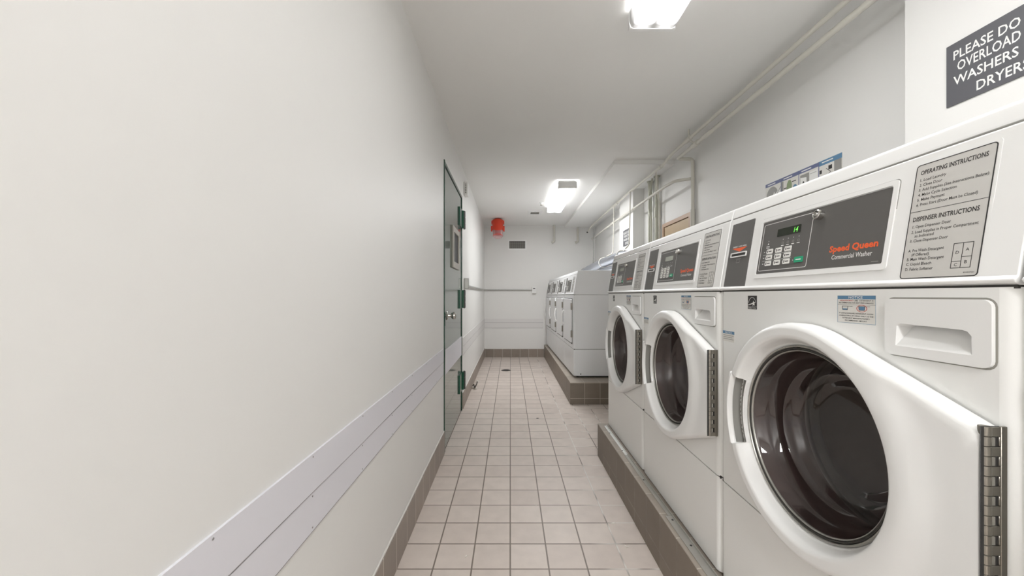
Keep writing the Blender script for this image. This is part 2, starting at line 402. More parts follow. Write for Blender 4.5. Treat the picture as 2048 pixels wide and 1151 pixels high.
# ================================================================== ceiling lights
def make_light():
    r = empty('ceiling_light', (0, 0, 0))
    mb = MB('enamel2')
    mb.box(-.09, .09, -.62, .62, -.012, -.001)
    for s in (-1, 1): mb.box(-.103, .103, s * .632 - .011, s * .632 + .011, -.09, -.014)
    mb.build('housing', r, bevel=.003)
    mb = MB('lamp'); P = [(-.103, -.016), (-.1035, -.06), (-.097, -.082), (-.085, -.0895), (.085, -.0895), (.097, -.082), (.1035, -.06), (.103, -.016)]
    vs = [(x, y, z) for y in (-.62, .62) for x, z in P]; n = len(P)
    fs = [(i, i + 1, n + i + 1, n + i) for i in range(n - 1)]
    mb.add(vs, fs); mb.build('diffuser', r, angle=60)
    return r
L0 = make_light(); L0.location = (.628, 1.066, ZC)
tag(L0, 'lit fluorescent ceiling light nearest the viewer, cut by the top of the picture', 'ceiling light', 'fluorescent ceiling lights')
L1 = copy_tree(L0); L1.location = (.628, 4.835, ZC)
tag(L1, 'lit fluorescent ceiling light at the far end of the room', 'ceiling light', 'fluorescent ceiling lights')
for c in kids(L1):                                   # the far fixture's glow is turned up to lighten the far end
    if c.name.startswith('diffuser'): c.data = c.data.copy(); c.data.materials[0] = M['lamp2']
for yy, lb in ((-1.45, 'added fluorescent ceiling light just behind the viewer, unseen, lighting the machine fronts'), (-3.3, 'added fluorescent ceiling light farthest behind the viewer, unseen, lighting the room')):
    L2 = copy_tree(L0); L2.location = (.05, yy, ZC)  # unseen fixtures added to brighten the machine fronts and the dryer side
    for c in kids(L2):
        if c.name.startswith('diffuser'): c.data = c.data.copy(); c.data.materials[0] = M['lamp3']
    tag(L2, lb, 'ceiling light', 'fluorescent ceiling lights')

# ================================================================== tiled platforms
PH = .232
def platform(x0, x1, y0, y1, h, label, endnear):
    mb = MB('pl_y', 'pl_x', 'pl_top')
    v = [(x, y, z) for z in (0, h) for y in (y0, y1) for x in (x0, x1)]
    mb.add(v, [(0, 4, 6, 2), (1, 3, 7, 5)], 'pl_y').add(v, [(0, 1, 5, 4), (2, 6, 7, 3)], 'pl_x').add(v, [(4, 5, 7, 6)], 'pl_top')
    tag(mb.build('tiled_platform', merge=1e-5, bevel=.006, seg=3), label, 'platform', 'tiled platforms under the machines')
platform(.612, XR - .001, -.30, 2.684, .224, 'brown tiled platform under the washing machines', 0)
platform(.616, XR - .001, 3.927, YF - .001, .224, 'brown tiled platform under the dryers', 1)
mb = MB('galv', 'white', 'ink')
for a, b, mm in ((-.28, 1.55, 'galv'), (1.552, 2.14, 'galv'), (2.142, 2.62, 'white')):
    mb.box(.630 + .006 * a, .658, a, b, .2245, .2275, mm); mb.box(.6545, .658, a, b, .2275, .2335, mm)
for y in (.55, .9, 1.10, 1.365, 1.52, 1.85, 2.2, 2.48): mb.prism(circ(.645, y, .0045, 10), .2275, .2287, 'ink')
tag(mb.build('metal_edge_strip', bevel=.0008), 'screwed metal edge strip lying on the platform in front of the washing machines', 'metal strip')

# ================================================================== washing machines
W = .717; HB = .899
MF = frame((0, 0, 0), (1, 0, 0), (0, 0, 1), (0, -1, 0))                    # front plane (x, z) -> outwards
sn = .16 / math.hypot(1, .16); cs = 1 / math.hypot(1, .16)
MH = frame((0, 0, .905), (1, 0, 0), (0, sn, cs), (0, -cs, sn))             # sloped hood face
def hz(z): return (z - .905) / cs                                          # height on the hood face
ZD = .568; RD = .258                                                       # door centre height and radius

def shell(mb, z0, z1, w, depth, r, holes=None, m=0, cap_top=False, y0=0):
    """box with rounded vertical front corners; front face may have holes"""
    h = w / 2; fr = []
    for i in range(6): t = math.radians(180 + 90 * i / 5); fr.append((-h + r + r * math.cos(t), y0 + r + r * math.sin(t)))
    fr2 = [(-x, y) for x, y in fr[::-1]]
    path = [(-h, depth)] + fr; path2 = fr2 + [(h, depth)]
    for p in (path, path2):
        n = len(p); mb.add([(x, y, z) for z in (z0, z1) for x, y in p], [(i, i + 1, n + i + 1, n + i) for i in range(n - 1)], m)
    mb.add([(-h, depth, z0), (h, depth, z0), (h, depth, z1), (-h, depth, z1)], [(3, 2, 1, 0)], m)
    lp = [[(-h + r, z0), (h - r, z0), (h - r, z1), (-h + r, z1)]] + (holes or [])
    v, f = holed(lp); mb.add([(a, b, -y0) for a, b in v], f, m, MF)
    out = path + path2
    for z in ((z1,) if not cap_top else (z1, z0)): mb.flat(out, z, m)
    mb.flat(out, z0, m)

def door_mesh():
    phi = math.radians(22.1) + math.acos(RD / math.hypot(.3445, .14)); xr = .3445
    def rb(th, d):                                    # boundary radius of the teardrop inset by d
        a = abs((th + PI) % (2 * PI) - PI)
        R = RD - d
        if a >= phi: return R
        cand = R / math.cos(phi - a)                  # tangent line
        if math.cos(a) > 1e-4: cand = min(cand, (xr - d * .25) / math.cos(a))
        return cand
    ca = math.atan2((RD - .0 - xr * math.cos(phi)) / math.sin(phi), xr)
    ths = [2 * PI * i / 120 for i in range(120)]
    ths += [ca, -ca % (2 * PI), ca + .012, (-ca - .012) % (2 * PI)]
    hs = math.radians(23.5)
    ths = sorted(set(round(t % (2 * PI), 6) for t in ths) | {round(PI - hs, 6), round(PI - hs - .012, 6), round(PI + hs, 6), round(PI + hs + .012, 6)})
    def sm(a, b, x): t = min(1, max(0, (x - a) / (b - a))); return t * t * (3 - 2 * t)
    prof = []
    for th in ths:
        inh = abs(th - PI) <= hs + 1e-5
        p = []
        if inh:
            p = [(.2035, .002), (.207, .004), (.210, .016), (.213, .018), (.2155, .016), (.2165, .008), (.217, .006), (.225, .005), (.238, .005), (.2405, .006), (.242, .030), (.2435, .038), (.247, .0425), (.252, .043), (.256, .041), (.2595, .034), (.262, .018), (.261, .004), (.215, .003)]
        else:
            B = rb(th, .012)
            def nn(r): return .041 - .0085 * sm(.250, .292, r) * sm(.262, .30, B)
            p = [(.2035, .002), (.207, .004), (.212, .014), (.217, .026), (.222, .036), (.2255, .0395), (.230, .041)]
            for k in range(1, 8):
                r = .230 + (B - .230) * k / 7; p.append((r, nn(r)))
            e = nn(B)
            p += [(rb(th, .006), e - .003), (rb(th, .0015), e - .010), (rb(th, 0), e - .018), (rb(th, .001), .004), (.215, .003)]
        prof.append(p)
    n = len(prof[0]); v = []; fs = []
    for th, p in zip(ths, prof): v += [(r * math.cos(th), ZD + r * math.sin(th), z) for r, z in p]
    k = len(ths)
    for i in range(k):
        j = (i + 1) % k
        for q in range(n - 1): fs.append((i * n + q, j * n + q, j * n + q + 1, i * n + q + 1))
    return v, fs

def hood_mesh(mb, w, depth, zs=0.0):
    P = [(0.006, .9015), (-.003, .905), (-.005, .909), (0.0005, .9145), ((1.125 - .905) * .16, 1.125), (.0385, 1.1262), (.0385, 1.1305), (.0395, 1.1345), (.0440, 1.1540), (.0455, 1.1585), (.0490, 1.1620), (.056, 1.1645), (.085, 1.1655), (depth, 1.1655), (depth, .9015)]
    X = frame((-w / 2, 0, 0), (0, 1, 0), (0, 0, 1), (1, 0, 0))
    mb.prism(P, 0, w, 0, X)
    mb.box(-w / 2 + .003, w / 2 - .003, ((1.128 - .905) * .16) + .0012, .05, 1.1262, 1.1304, 'recess')

def make_washer():
    R = empty('washing_machine', (0, 0, 0))
    # cabinet
    mb = MB('enamel')
    shell(mb, .3065, HB, W, .68, .02, [circ(0, ZD, .212, 64), rrect(.190, .329, .792, .876, .008, 3)])
    mb.build('cabinet', R, angle=30)
    mb = MB('enamel'); shell(mb, .0, .303, W, .68, .02); mb.build('lower_panel', R, bevel=.003, angle=30)
    MB('seam').box(-W / 2 + .004, W / 2 - .004, .004, .67, .300, .309).build('panel_joint', R)
    MB('seam').box(-W / 2 + .004, W / 2 - .004, .004, .67, HB - .002, .903).build('panel_joint', R)
    mb = MB('enamel2', 'seam'); hood_mesh(mb, W - .001, .68); mb.build('control_hood', R, bevel=.004, seg=3)
    # drum and gasket behind the porthole
    MD = frame((0, 0, ZD), (1, 0, 0), (0, 0, 1), (0, -1, 0))
    mb = MB('gasket').lathe([(.216, -.002), (.214, .002), (.205, .0), (.206, -.02), (.214, -.05), (.222, -.10), (.205, -.13), (.200, -.145), (.212, -.15), (.262, -.15)], 0, MD, 72)
    mb.build('door_gasket', R, angle=50)
    mb = MB('tub').lathe([(.30, -.165), (.275, -.158), (.262, -.165), (.270, -.20), (.271, -.44)], 'drum', MD, 72)
    mb.lathe([(.271, -.44), (.24, -.455), (.20, -.45), (.15, -.465), (.10, -.458), (.0, -.47)], 'drum', MD, 72)
    mb.lathe([(.212, -.150), (.209, -.156), (.203, -.158), (.197, -.156), (.195, -.162), (.198, -.185), (.240, -.19)], 'trimm', MD, 72)
    mb.lathe([(.135, -.455), (.130, -.440), (.118, -.438), (.112, -.455)], 'trimm', MD, 60)
    for k in range(3):
        a = k * 2 * PI / 3 + .5; Xr = MD @ Matrix.Rotation(a, 4, 'Z')
        mb.prism([(.272, -.035), (.272, .035), (.215, .012), (.215, -.012)], -.43, -.20, 'tub', Xr)
    mb.build('drum', R, angle=50)
    # door
    v, fs = door_mesh()
    D = MB('enamel2').add(v, fs, 0, MF).build('door', R, angle=40, merge=2e-5)
    mb = MB('trimm', 'seam')
    mb.lathe([(.2065, .004), (.2055, .0085), (.203, .0095), (.2015, .008), (.2012, .003)], 'trimm', MD, 96)
    mb.lathe([(.2012, .003), (.1995, .0065), (.1975, .0065), (.196, .002)], 'seam', MD, 96)
    mb.lathe([(.196, .002), (.1945, .005), (.1925, .004), (.192, .0)], 'trimm', MD, 96)
    mb.build('door_trim_ring', D, angle=60)
    MB('glass').lathe([(.192, .001), (.189, -.004), (.184, -.025), (.180, -.030), (.176, -.034), (.171, -.062), (.167, -.070), (.160, -.075), (.155, -.080), (.150, -.094), (.143, -.101), (.130, -.104), (.124, -.106), (.118, -.113), (.105, -.117), (.05, -.122), (.0, -.123)], 0, MD, 72).build('porthole_glass', D, angle=60)
    hr = MB('recess', 'ink'); a0 = PI - math.radians(23); a1 = PI + math.radians(23)
    hr.lathe([(.2168, .0065), (.2165, .0052), (.2285, .0075), (.2405, .0055), (.2412, .030)], 'recess', MD, 20, a0, a1)
    for da in (-.16, .16):
        hr.prism(circ(.2275 * math.cos(PI + da), .2275 * math.sin(PI + da), .003, 10), .0076, .0082, 'ink', MD)
    hr.build('handle_recess', D, angle=60)['label'] = 'grey recess behind the door pull'
    mb = MB('steel', 'ink', 'chrome')
    z0, z1 = .433, .712; mb.box(.3440, .3452, -.0335, -.0015, z0, z1, 'ink')
    n = 21; hh = (z1 - z0) / n
    for k in range(n):
        a, b = z0 + k * hh, z0 + (k + 1) * hh - .0006
        mb.tube([(.3415, -.0235, a), (.3415, -.0235, b)], .0066, 'steel', seg=18)
        if k % 2 == 0: mb.box(.3445, .3472, -.0235, -.004, a, b, 'steel')
        else: mb.box(.3445, .3470, -.0235, -.0155, a, b, 'chrome').box(.3445, .3468, -.0105, -.004, a, b, 'steel')
    mb.box(.3440, .3478, -.009, -.0005, z0, z1, 'steel')
    mb.build('door_hinge', D, bevel=.0005, seg=1)['label'] = 'steel piano hinge on the side of the door'
    # dispenser drawer
    mb = MB('enamel2', 'seam')
    o = rrect(.184, .335, .786, .882, .011, 4); pk = [(.203, .802), (.3125, .802), (.312, .829), (.307, .8355), (.300, .8375), (.212, .8405), (.205, .836)]
    v, f = holed([o, pk]); mb.add([(a, b, .006) for a, b in v], f, 0, MF)
    n = len(o); mb.add([(a, b, z) for z in (.0, .006) for a, b in o], [(i, (i + 1) % n, n + (i + 1) % n, n + i) for i in range(n)], 0, MF)
    n = len(pk); bk = [(.2045, .8045), (.3095, .8045), (.3085, .827), (.3055, .832), (.2995, .834), (.2135, .8365), (.2075, .833)]
    zz = [.0045, .0045, -.016, -.019, -.02, -.02, -.019]
    mb.add([(a, b, .006) for a, b in pk] + [(p[0], p[1], q) for p, q in zip(bk, zz)], [(i, (i + 1) % n, n + (i + 1) % n, n + i) for i in range(n)], 0, MF)
    mb.add([(p[0], p[1], q) for p, q in zip(bk, zz)], [(0, 1, 2), (0, 2, 3), (0, 3, 4), (0, 4, 5), (0, 5, 6)], 0, MF)
    mb.ring(rrect(.1815, .3375, .7835, .8845, .013, 4), rrect(.1845, .3345, .7865, .8815, .011, 4), .0002, .0007, 'grille', MF)
    mb.build('dispenser_drawer', R, bevel=.0015, angle=30)
    # charcoal control panel
    mb = MB('enamel2', 'black')
    X0, X1, Z0, Z1 = -.190, .166, hz(.9455), hz(1.0845)
    mb.ring(rrect(X0 - .011, X1 + .011, Z0 - .012, Z1 + .011, .007, 4), rrect(X0 - .002, X1 + .002, Z0 - .002, Z1 + .002, .004, 4), 0, .0028, 'enamel2', MH)
    mb.ring(rrect(X0 - .0125, X1 + .0125, Z0 - .0135, Z1 + .0125, .008, 4), rrect(X0 - .011, X1 + .011, Z0 - .012, Z1 + .011, .007, 4), 0, .0004, 'recess', MH)
    mb.prism(rrect(X0, X1, Z0, Z1, .003, 3), .0003, .0015, 'black', MH)
    k0, k1, q0, q1 = -.184, -.0135, hz(.9525), hz(1.0775)
    mb.ring(rrect(k0, k1, q0, q1, .005, 4), rrect(k0 + .0013, k1 - .0013, q0 + .0013, q1 - .0013, .004, 4), .0015, .0017, 'white', MH)
    mb.text('Speed Queen', .046, hz(.9785), .0125, 'orange', .0017, MH, width=.109, bold=.035)
    mb.text('Commercial Washer', .0545, hz(.9625), .0092, 'white', .0017, MH, width=.091, bold=.006)
    mb.box(.146, .160, hz(.9495), hz(.9508), .0015, .0017, 'recess', MH)
    for k in range(4):
        xx = -.103 + k * .0178; mb.flat(circ(xx, hz(1.0285), .0012, 8), .0017, 'white', MH)
        mb.ring(rrect(xx - .0032, xx + .0032, hz(1.0165), hz(1.022), .001, 1), rrect(xx - .0024, xx + .0024, hz(1.0173), hz(1.0212), .0006, 1), .0015, .0017, 'recess', MH)
        mb.box(xx - .0045, xx + .0045, hz(1.012), hz(1.0138), .0015, .0017, 'white', MH)
    mb.flat(circ(-.1572, hz(1.0305), .0012, 8), .0017, 'white', MH)
    mb.flat([(-.1602, hz(1.021)), (-.1542, hz(1.021)), (-.1572, hz(1.0265))], .0017, 'white', MH)
    for z in (1.0155, 1.012): mb.box(-.1635, -.151, hz(z), hz(z + .0016), .0015, .0017, 'white', MH)
    for i in range(3):
        zc = hz(1.0025 - i * .0157)
        if i < 2: mb.box(-.172, -.066, zc - .0083, zc - .0077, .0015, .0017, 'white', MH)
        mb.box(-.1705, -.166, zc - .0008, zc + .0008, .0015, .0017, 'white', MH)
        for j in range(3): mb.flat(circ(-.1605 + j * .0335, zc, .0011, 8), .0017, 'white', MH)
    mb.flat(circ(-.0585, hz(.972), .0012, 8), .0017, 'white', MH)
    CP = mb.build('control_panel', R, smooth=False)
    B0 = None
    for i in range(3):
        for j in range(3):
            xc = -.1465 + j * .0333; zc = hz(1.0025 - i * .0157)
            if B0 is None:
                b = MB('key', 'ink').prism(rrect(-.0115, .0115, -.0063, .0063, .002, 2), 0, .0012, 'key', MH.to_3x3().to_4x4())
                Mr = MH.to_3x3().to_4x4()
                b.box(-.008, -.0055, -.003, .003, .0012, .0014, 'ink', Mr); b.box(-.003, .008, -.001, .0012, .0012, .0014, 'ink', Mr)
                B0 = b.build('key_button', CP, smooth=False); o = B0
            else: o = B0.copy(); COL.objects.link(o)
            o.parent = CP; o.location = MH @ Vector((xc, zc, .0016))
    g = MB('green', 'white').prism(rrect(-.0135, .0135, -.0068, .0068, .002, 2), 0, .0012, 'green', Mr).box(-.008, .008, -.0012, .0012, .0012, .0014, 'white', Mr).build('start_button', CP, smooth=False)
    g.location = MH @ Vector((-.0395, hz(.972), .0016)); g['label'] = 'green start button'
    d = MB('lcd', 'digit'); l0, l1, m0, m1 = -.1275, -.0480, hz(1.0375), hz(1.057)
    d.prism(rrect(l0, l1, m0, m1, .002, 2), .0015, .0022, 'lcd', MH); d.text('14', -.0690, m0 + .003, .0125, 'digit', .0024, MH, width=.0125, shear=.1)
    DS = d.build('display', CP, smooth=False); DS['label'] = 'dark display with green digits'
    # lock
    ML = MH @ Matrix.Translation((.0065, hz(1.0665), .0015))
    mb = MB('chrome', 'ink').lathe([(.0, 0), (.0115, 0), (.0115, .004), (.0105, .011), (.009, .0125), (.0075, .0125), (.007, .0115), (.0055, .0115), (.005, .0125), (0, .0125)], 'chrome', ML, 28)
    mb.lathe([(.0055, .0117), (.0069, .0117)], 'ink', ML, 24); mb.build('lock_cylinder', R)
    # card reader strip
    mb = MB('black')
    mb.prism(rrect(-.343, -.2335, hz(.9095), hz(1.108), .003, 3), 0, .0012, 'black', MH)
    mb.text('INSERT CARD HERE', -.289, hz(1.0325), .0042, 'white', .0014, MH, width=.066, align='C', bold=.01)
    mb.flat([(-.326, hz(1.0305)), (-.286, hz(1.0185)), (-.250, hz(1.0305))], .0014, 'orange', MH)
    mb.ring(rrect(-.303 - .0245, -.249, hz(1.0025), hz(1.0165), .002, 2), rrect(-.3245, -.252, hz(1.0055), hz(1.0135), .001, 2), .0, .0038, 'white', MH)
    mb.box(-.3245, -.252, hz(1.0055), hz(1.0135), 0, .0015, 'ink', MH)
    mb.ring(rrect(-.296, -.278, hz(.985), hz(.994), .001, 1), rrect(-.295, -.279, hz(.986), hz(.993), .0005, 1), .0012, .0014, 'recess', MH)
    mb.box(-.300, -.274, hz(.996), hz(.9975), .0012, .0014, 'recess', MH); mb.box(-.262, -.248, hz(.9135), hz(.9145), .0012, .0014, 'recess', MH)
    mb.build('card_reader', R, smooth=False)
    # instruction label
    mb = MB('label', 'ink', 'enamel2')
    a0, a1, c0, c1 = .2035, .3135, hz(.9155), hz(1.1085)
    mb.prism(rrect(a0 - .0045, a1 + .0045, c0 - .0045, c1 + .0045, .006, 4), 0, .0008, 'enamel2', MH)
    mb.prism(rrect(a0, a1, c0, c1, .005, 4), .0008, .0012, 'label', MH)
    mb.ring(rrect(a0, a1, c0, c1, .005, 4), rrect(a0 + .0013, a1 - .0013, c0 + .0013, c1 - .0013, .004, 4), .0009, .0014, 'ink', MH)
    def ln(t, x, z, cap, wd=None, **k): mb.text(t, x, hz(z), cap, 'ink', .0014, MH, width=wd, **k)
    ln('OPERATING INSTRUCTIONS', .2115, 1.0905, .0072, .0925, bold=.018)
    for i, (t, wd) in enumerate((('1. Load Laundry', .0385), ('2. Close Door', .034), ('3. Add Supplies (See Instructions Below)', .0955), ('4. Make Cycle Selection', .0565), ('5. Make Payment', .041), ('6. Press Start (Door Must be Closed)', .0855))):
        ln(t, .2125, 1.0790 - i * .00835, .0046, wd, bold=.006)
    mb.box(a0, a1 - .001, hz(1.0278), hz(1.0285), .0012, .0014, 'ink', MH)
    ln('DISPENSER INSTRUCTIONS', .2110, 1.0115, .0072, .0925, bold=.018)
    for t, x, z, wd in (('1. Open Dispenser Door', .2120, 1.0003, .0565), ('2. Load Supplies in Proper Compartment', .2115, .9915, .0935), ('as Indicated', .2175, .9845, .029), ('3. Close Dispenser Door', .2115, .9765, .0565),
                        ('A. Pre Wash Detergent', .2112, .9600, .0535), ('(If Offered)', .2175, .9530, .0265), ('B. Main Wash Detergent', .2112, .9455, .0555), ('C. Liquid Bleach', .2110, .9375, .039), ('D. Fabric Softener', .2108, .9290, .0425)):
        ln(t, x, z, .0046, wd, bold=.006)
    bx, by = .2775, .9285
    def bar(x0, x1, z0, z1): mb.box(x0, x1, hz(z0), hz(z1), .0012, .0014, 'ink', MH)
    for x in (bx, bx + .0125, bx + .0250): bar(x, x + .0007, by, .9665)
    bar(bx, bx + .0257, by, by + .0008); bar(bx, bx + .0257, .9658, .9666); bar(bx, bx + .0125, .9385, .9392); bar(bx + .0125, bx + .0257, .9450, .9457)
    for t, x, z in (('D', bx + .0065, .9500), ('A', bx + .019, .9535), ('C', bx + .0065, .9315), ('B', bx + .019, .9350)): ln(t, x, z, .0046, align='C')
    ln('8504527201', .2955, .9205, .002, .0135)
    mb.build('instruction_label', R, smooth=False)
    # stickers on the front
    mb = MB('pale', 'blue', 'ink', 'white', 'red')
    x0, x1, z0, z1 = .0800, .1618, .8335, .8872
    mb.prism([(x0, z0), (x1, z0), (x1, z1), (x0, z1)], 0, .0005, 'pale', MF)
    mb.ring([(x0, z0), (x1, z0), (x1, z1), (x0, z1)], [(x0 + .0006, z0 + .0006), (x1 - .0006, z0 + .0006), (x1 - .0006, z1 - .0006), (x0 + .0006, z1 - .0006)], .0004, .0006, 'blue', MF)
    mb.box(x0, x1, z1 - .0068, z1, .0004, .0006, 'blue', MF); mb.box(x0, x1, .8693, .8697, .0004, .0006, 'ink', MF)
    def nt(t, z, wd, cap=.0023, m='ink', x=.1209): mb.text(t, x, z, cap, m, .0008, MF, width=wd, align='C', bold=.01)
    nt('NOTICE', z1 - .0055, .030, .0042, 'white')
    nt('HIGH EFFICIENCY', .8765, .031, m='red', x=.1015); nt('(HE)', .8762, .007, .003, x=.1225); nt('DETERGENT IS', .8765, .028, x=.1435)
    nt('RECOMMENDED FOR BEST PERFORMANCE', .8720, .074)
    for cx, fill in ((.0975, .35), (.134, 1)):
        w_ = .0062; mb.flat([(cx - w_ * .8, .8595), (cx + w_ * .8, .8595), (cx + w_, .8595 + .0065 * fill), (cx - w_, .8595 + .0065 * fill)], .0008, 'blue', MF)
        mb.ring([(cx - w_ * .8 - .0006, .859), (cx + w_ * .8 + .0006, .859), (cx + w_ + .0006, .8668), (cx - w_ - .0006, .8668)], [(cx - w_ * .8, .8596), (cx + w_ * .8, .8596), (cx + w_, .8662), (cx - w_, .8662)], .0005, .0009, 'ink', MF)
        mb.box(cx + w_, cx + w_ + .0105, .8660, .8667, .0005, .0008, 'ink', MF)
    mb.ring(circ(.134, .8627, .0108, 24, .0068), circ(.134, .8627, .0101, 24, .0062), .0005, .001, 'red', MF)
    nt('IF USING NON-(HE) DETERGENT, AVOID', .8515, .073); nt('OVERSUDSING BY USING ONLY 1/3 THE', .8468, .073); nt("DETERGENT MANUFACTURER'S", .8421, .058); nt('RECOMMENDED AMOUNT', .8375, .047)
    mb.build('notice_sticker', R, smooth=False)
    mb = MB('ink', 'white')
    x0, x1, z0, z1 = -.2172, -.1782, .8492, .8866; mb.prism([(x0, z0), (x1, z0), (x1, z1), (x0, z1)], 0, .0005, 'ink', MF)
    xc = (x0 + x1) / 2; arc = [(xc + .0165 * math.cos(math.radians(a)), .8640 + .0185 * math.sin(math.radians(a))) for a in range(10, 171, 16)]
    arc += [(xc + .0155 * math.cos(math.radians(a)), .8640 + .0172 * math.sin(math.radians(a))) for a in range(170, 9, -16)]
    mb.flat(arc, .0007, 'white', MF)
    st = []
    for k in range(10):
        a = math.radians(100 + k * 36); r = .0085 if k % 2 == 0 else .0036; st.append((xc + .006 + r * math.cos(a), .8655 + r * math.sin(a)))
    mb.flat(st, .0008, 'white', MF)
    mb.flat([(x0 + .002, .8615), (xc, .8665), (xc + .002, .8640), (x0 + .003, .8600)], .0008, 'white', MF)
    mb.box(x0, x1, .8562, .8568, .0004, .0007, 'white', MF); mb.text('ENERGY STAR', xc, .8508, .0035, 'white', .0007, MF, width=.033, align='C')
    mb.build('efficiency_sticker', R, smooth=False)
    mb = MB('pale', 'blue', 'recess', 'white')
    x0, x1, z0, z1 = -.345, -.283, .7462, .7783; mb.prism([(x0, z0), (x1, z0), (x1, z1), (x0, z1)], 0, .0005, 'pale', MF)
    mb.box(x0, x1, z1 - .0085, z1, .0004, .0006, 'blue', MF); mb.text('NOTICE', (x0 + x1) / 2, z1 - .0068, .0048, 'white', .0008, MF, width=.036, align='C', bold=.01)
    for k in range(3): mb.box(x0 + .003, x1 - .004 - .006 * (k == 1), z1 - .0145 - .0055 * k, z1 - .0128 - .0055 * k, .0004, .0007, 'recess', MF)
    mb.build('small_notice_sticker', R, smooth=False)
    return R, DS

WY = [.4985 + .361 + .722 * k for k in range(3)] + [.4985 - .361]  # last entry: unseen washer added to shade the nearest one's side
wl = ['white front-loading washing machine nearest the viewer with green digits on its display', 'middle of the three white washing machines, with a blank pale display', 'farthest of the three white washing machines, next to the dryers', 'white washing machine added at the near end, unseen, shading the side of the nearest one']
W0, disp0 = make_washer()
md = MB('lcd2').prism(rrect(-.1275, -.0480, hz(1.0375), hz(1.057), .002, 2), .0015, .0022, 'lcd2', MH)
tmp = md.build('display', None, smooth=False); me_blank = tmp.data; bpy.data.objects.remove(tmp)
for k in range(4):
    o = W0 if k == 0 else copy_tree(W0)
    o.location = (.663 + .006 * WY[k], WY[k], PH); o.rotation_euler = (0, 0, -PI / 2 - .006)
    tag(o, wl[k], 'washing machine', 'front-loading washing machines')
    if k:
        for p in kids(o):
            for q in kids(p):
                if q.name.startswith('display'): q.data = me_blank; q['label'] = 'blank pale display'

# ================================================================== dryers
def make_dryer():
    R = empty('dryer', (0, 0, 0)); w = .681
    mb = MB('dryer'); shell(mb, .309, HB, w, .72, .02); mb.build('cabinet', R, angle=30)
    mb = MB('dryer'); shell(mb, .02, .305, w, .72, .02); mb.build('lower_panel', R, bevel=.002, angle=30)
    MB('seam').box(-w / 2 + .003, w / 2 - .003, .003, .71, .303, .311).build('panel_joint', R)
    MB('seam').box(-w / 2 + .003, w / 2 - .003, .003, .71, HB - .002, .903).build('panel_joint', R)
    MB('seam').box(-w / 2 + .03, w / 2 - .03, .04, .68, .0, .02).build('plinth', R)
    mb = MB('dryer', 'ink').box(w / 2, w / 2 + .006, .05, .70, .02, .062)
    for y in (.075, .675): mb.prism(circ(y, .04, .006, 10), w / 2 + .006, w / 2 + .0075, 'ink', frame((0, 0, 0), (0, 1, 0), (0, 0, 1), (1, 0, 0)))
    mb.build('base_rail', R, bevel=.001)
    mb = MB('dryer', 'seam'); hood_mesh(mb, w - .001, .72); mb.build('control_hood', R, bevel=.004, seg=3)
    mb = MB('dryer', 'seam')
    dx0, dx1, dz0, dz1 = -.305, .252, .368, .855
    mb.prism(rrect(dx0, dx1, dz0, dz1, .012, 3), .0005, .016, 'dryer', MF)
    D = mb.build('door', R, bevel=.003)
    MB('seam').prism(rrect(dx0 - .004, dx1 + .004, dz0 - .016, dz1 + .006, .012, 3), 0, .0022, 0, MF).build('door_shadow_gap', R, smooth=False)
    for z in (.43, .735):
        MB('steel').box(dx1 - .004, dx1 + .022, z, z + .075, .001, .02, 0, MF).build('door_hinge', D, bevel=.002)
    hd = MB('white'); pts = [(dx0 + .03, -.016, .53), (dx0 + .028, -.030, .55), (dx0 + .027, -.038, .59), (dx0 + .027, -.040, .62), (dx0 + .027, -.038, .65), (dx0 + .028, -.030, .69), (dx0 + .03, -.016, .71)]
    hd.tube(pts, .008, 0, seg=10); hd.build('door_handle', D)['label'] = 'white bow handle'
    mb = MB('enamel2', 'black', 'key')
    mb.prism(rrect(-.215, .105, hz(.925), hz(1.085), .006, 3), 0, .0025, 'enamel2', MH)
    mb.prism(rrect(-.200, .090, hz(.938), hz(1.073), .004, 3), .0025, .0035, 'black', MH)
    for i in range(3):
        for j in range(3): mb.box(-.165 + j * .03, -.145 + j * .03, hz(.99 - i * .017), hz(1.0 - i * .017), .0035, .0042, 'key', MH)
    mb.prism(circ(.0, hz(1.05), .01, 14), .0035, .012, 'chrome', MH)
    mb.build('control_panel', R, smooth=False)
    mb = MB('black', 'white').prism(rrect(-.325, -.245, hz(.912), hz(1.108), .003, 2), 0, .0018, 'black', MH).box(-.31, -.26, hz(1.00), hz(1.012), .0018, .0025, 'white', MH)
    mb.build('card_reader', R, smooth=False)
    mb = MB('label', 'ink').prism(rrect(.16, .27, hz(.93), hz(1.10), .003, 2), 0, .001, 'label', MH)
    mb.ring(rrect(.16, .27, hz(.93), hz(1.10), .003, 2), rrect(.1625, .2675, hz(.9325), hz(1.0975), .003, 2), .001, .0014, 'ink', MH)
    for k in range(12): mb.box(.17, .255 - .02 * (k % 3), hz(1.082 - k * .0125), hz(1.086 - k * .0125), .001, .0013, 'ink', MH)
    mb.build('instruction_label', R, smooth=False)
    return R
dl = ['white dryer nearest the washing machines, its whole grey side showing', 'white dryer second from the washing machines in the row of four', 'white dryer third from the washing machines in the row of four', 'farthest white dryer, standing against the end wall']
D0 = make_dryer()
for k in range(4):
    o = D0 if k == 0 else copy_tree(D0); yc = 4.155 + .343 + .686 * k
    o.location = (.690 - .012 * (yc - 4.155), yc, .225); o.rotation_euler = (0, 0, -PI / 2 + .012)
    tag(o, dl[k], 'dryer', 'row of dryers on the far platform')

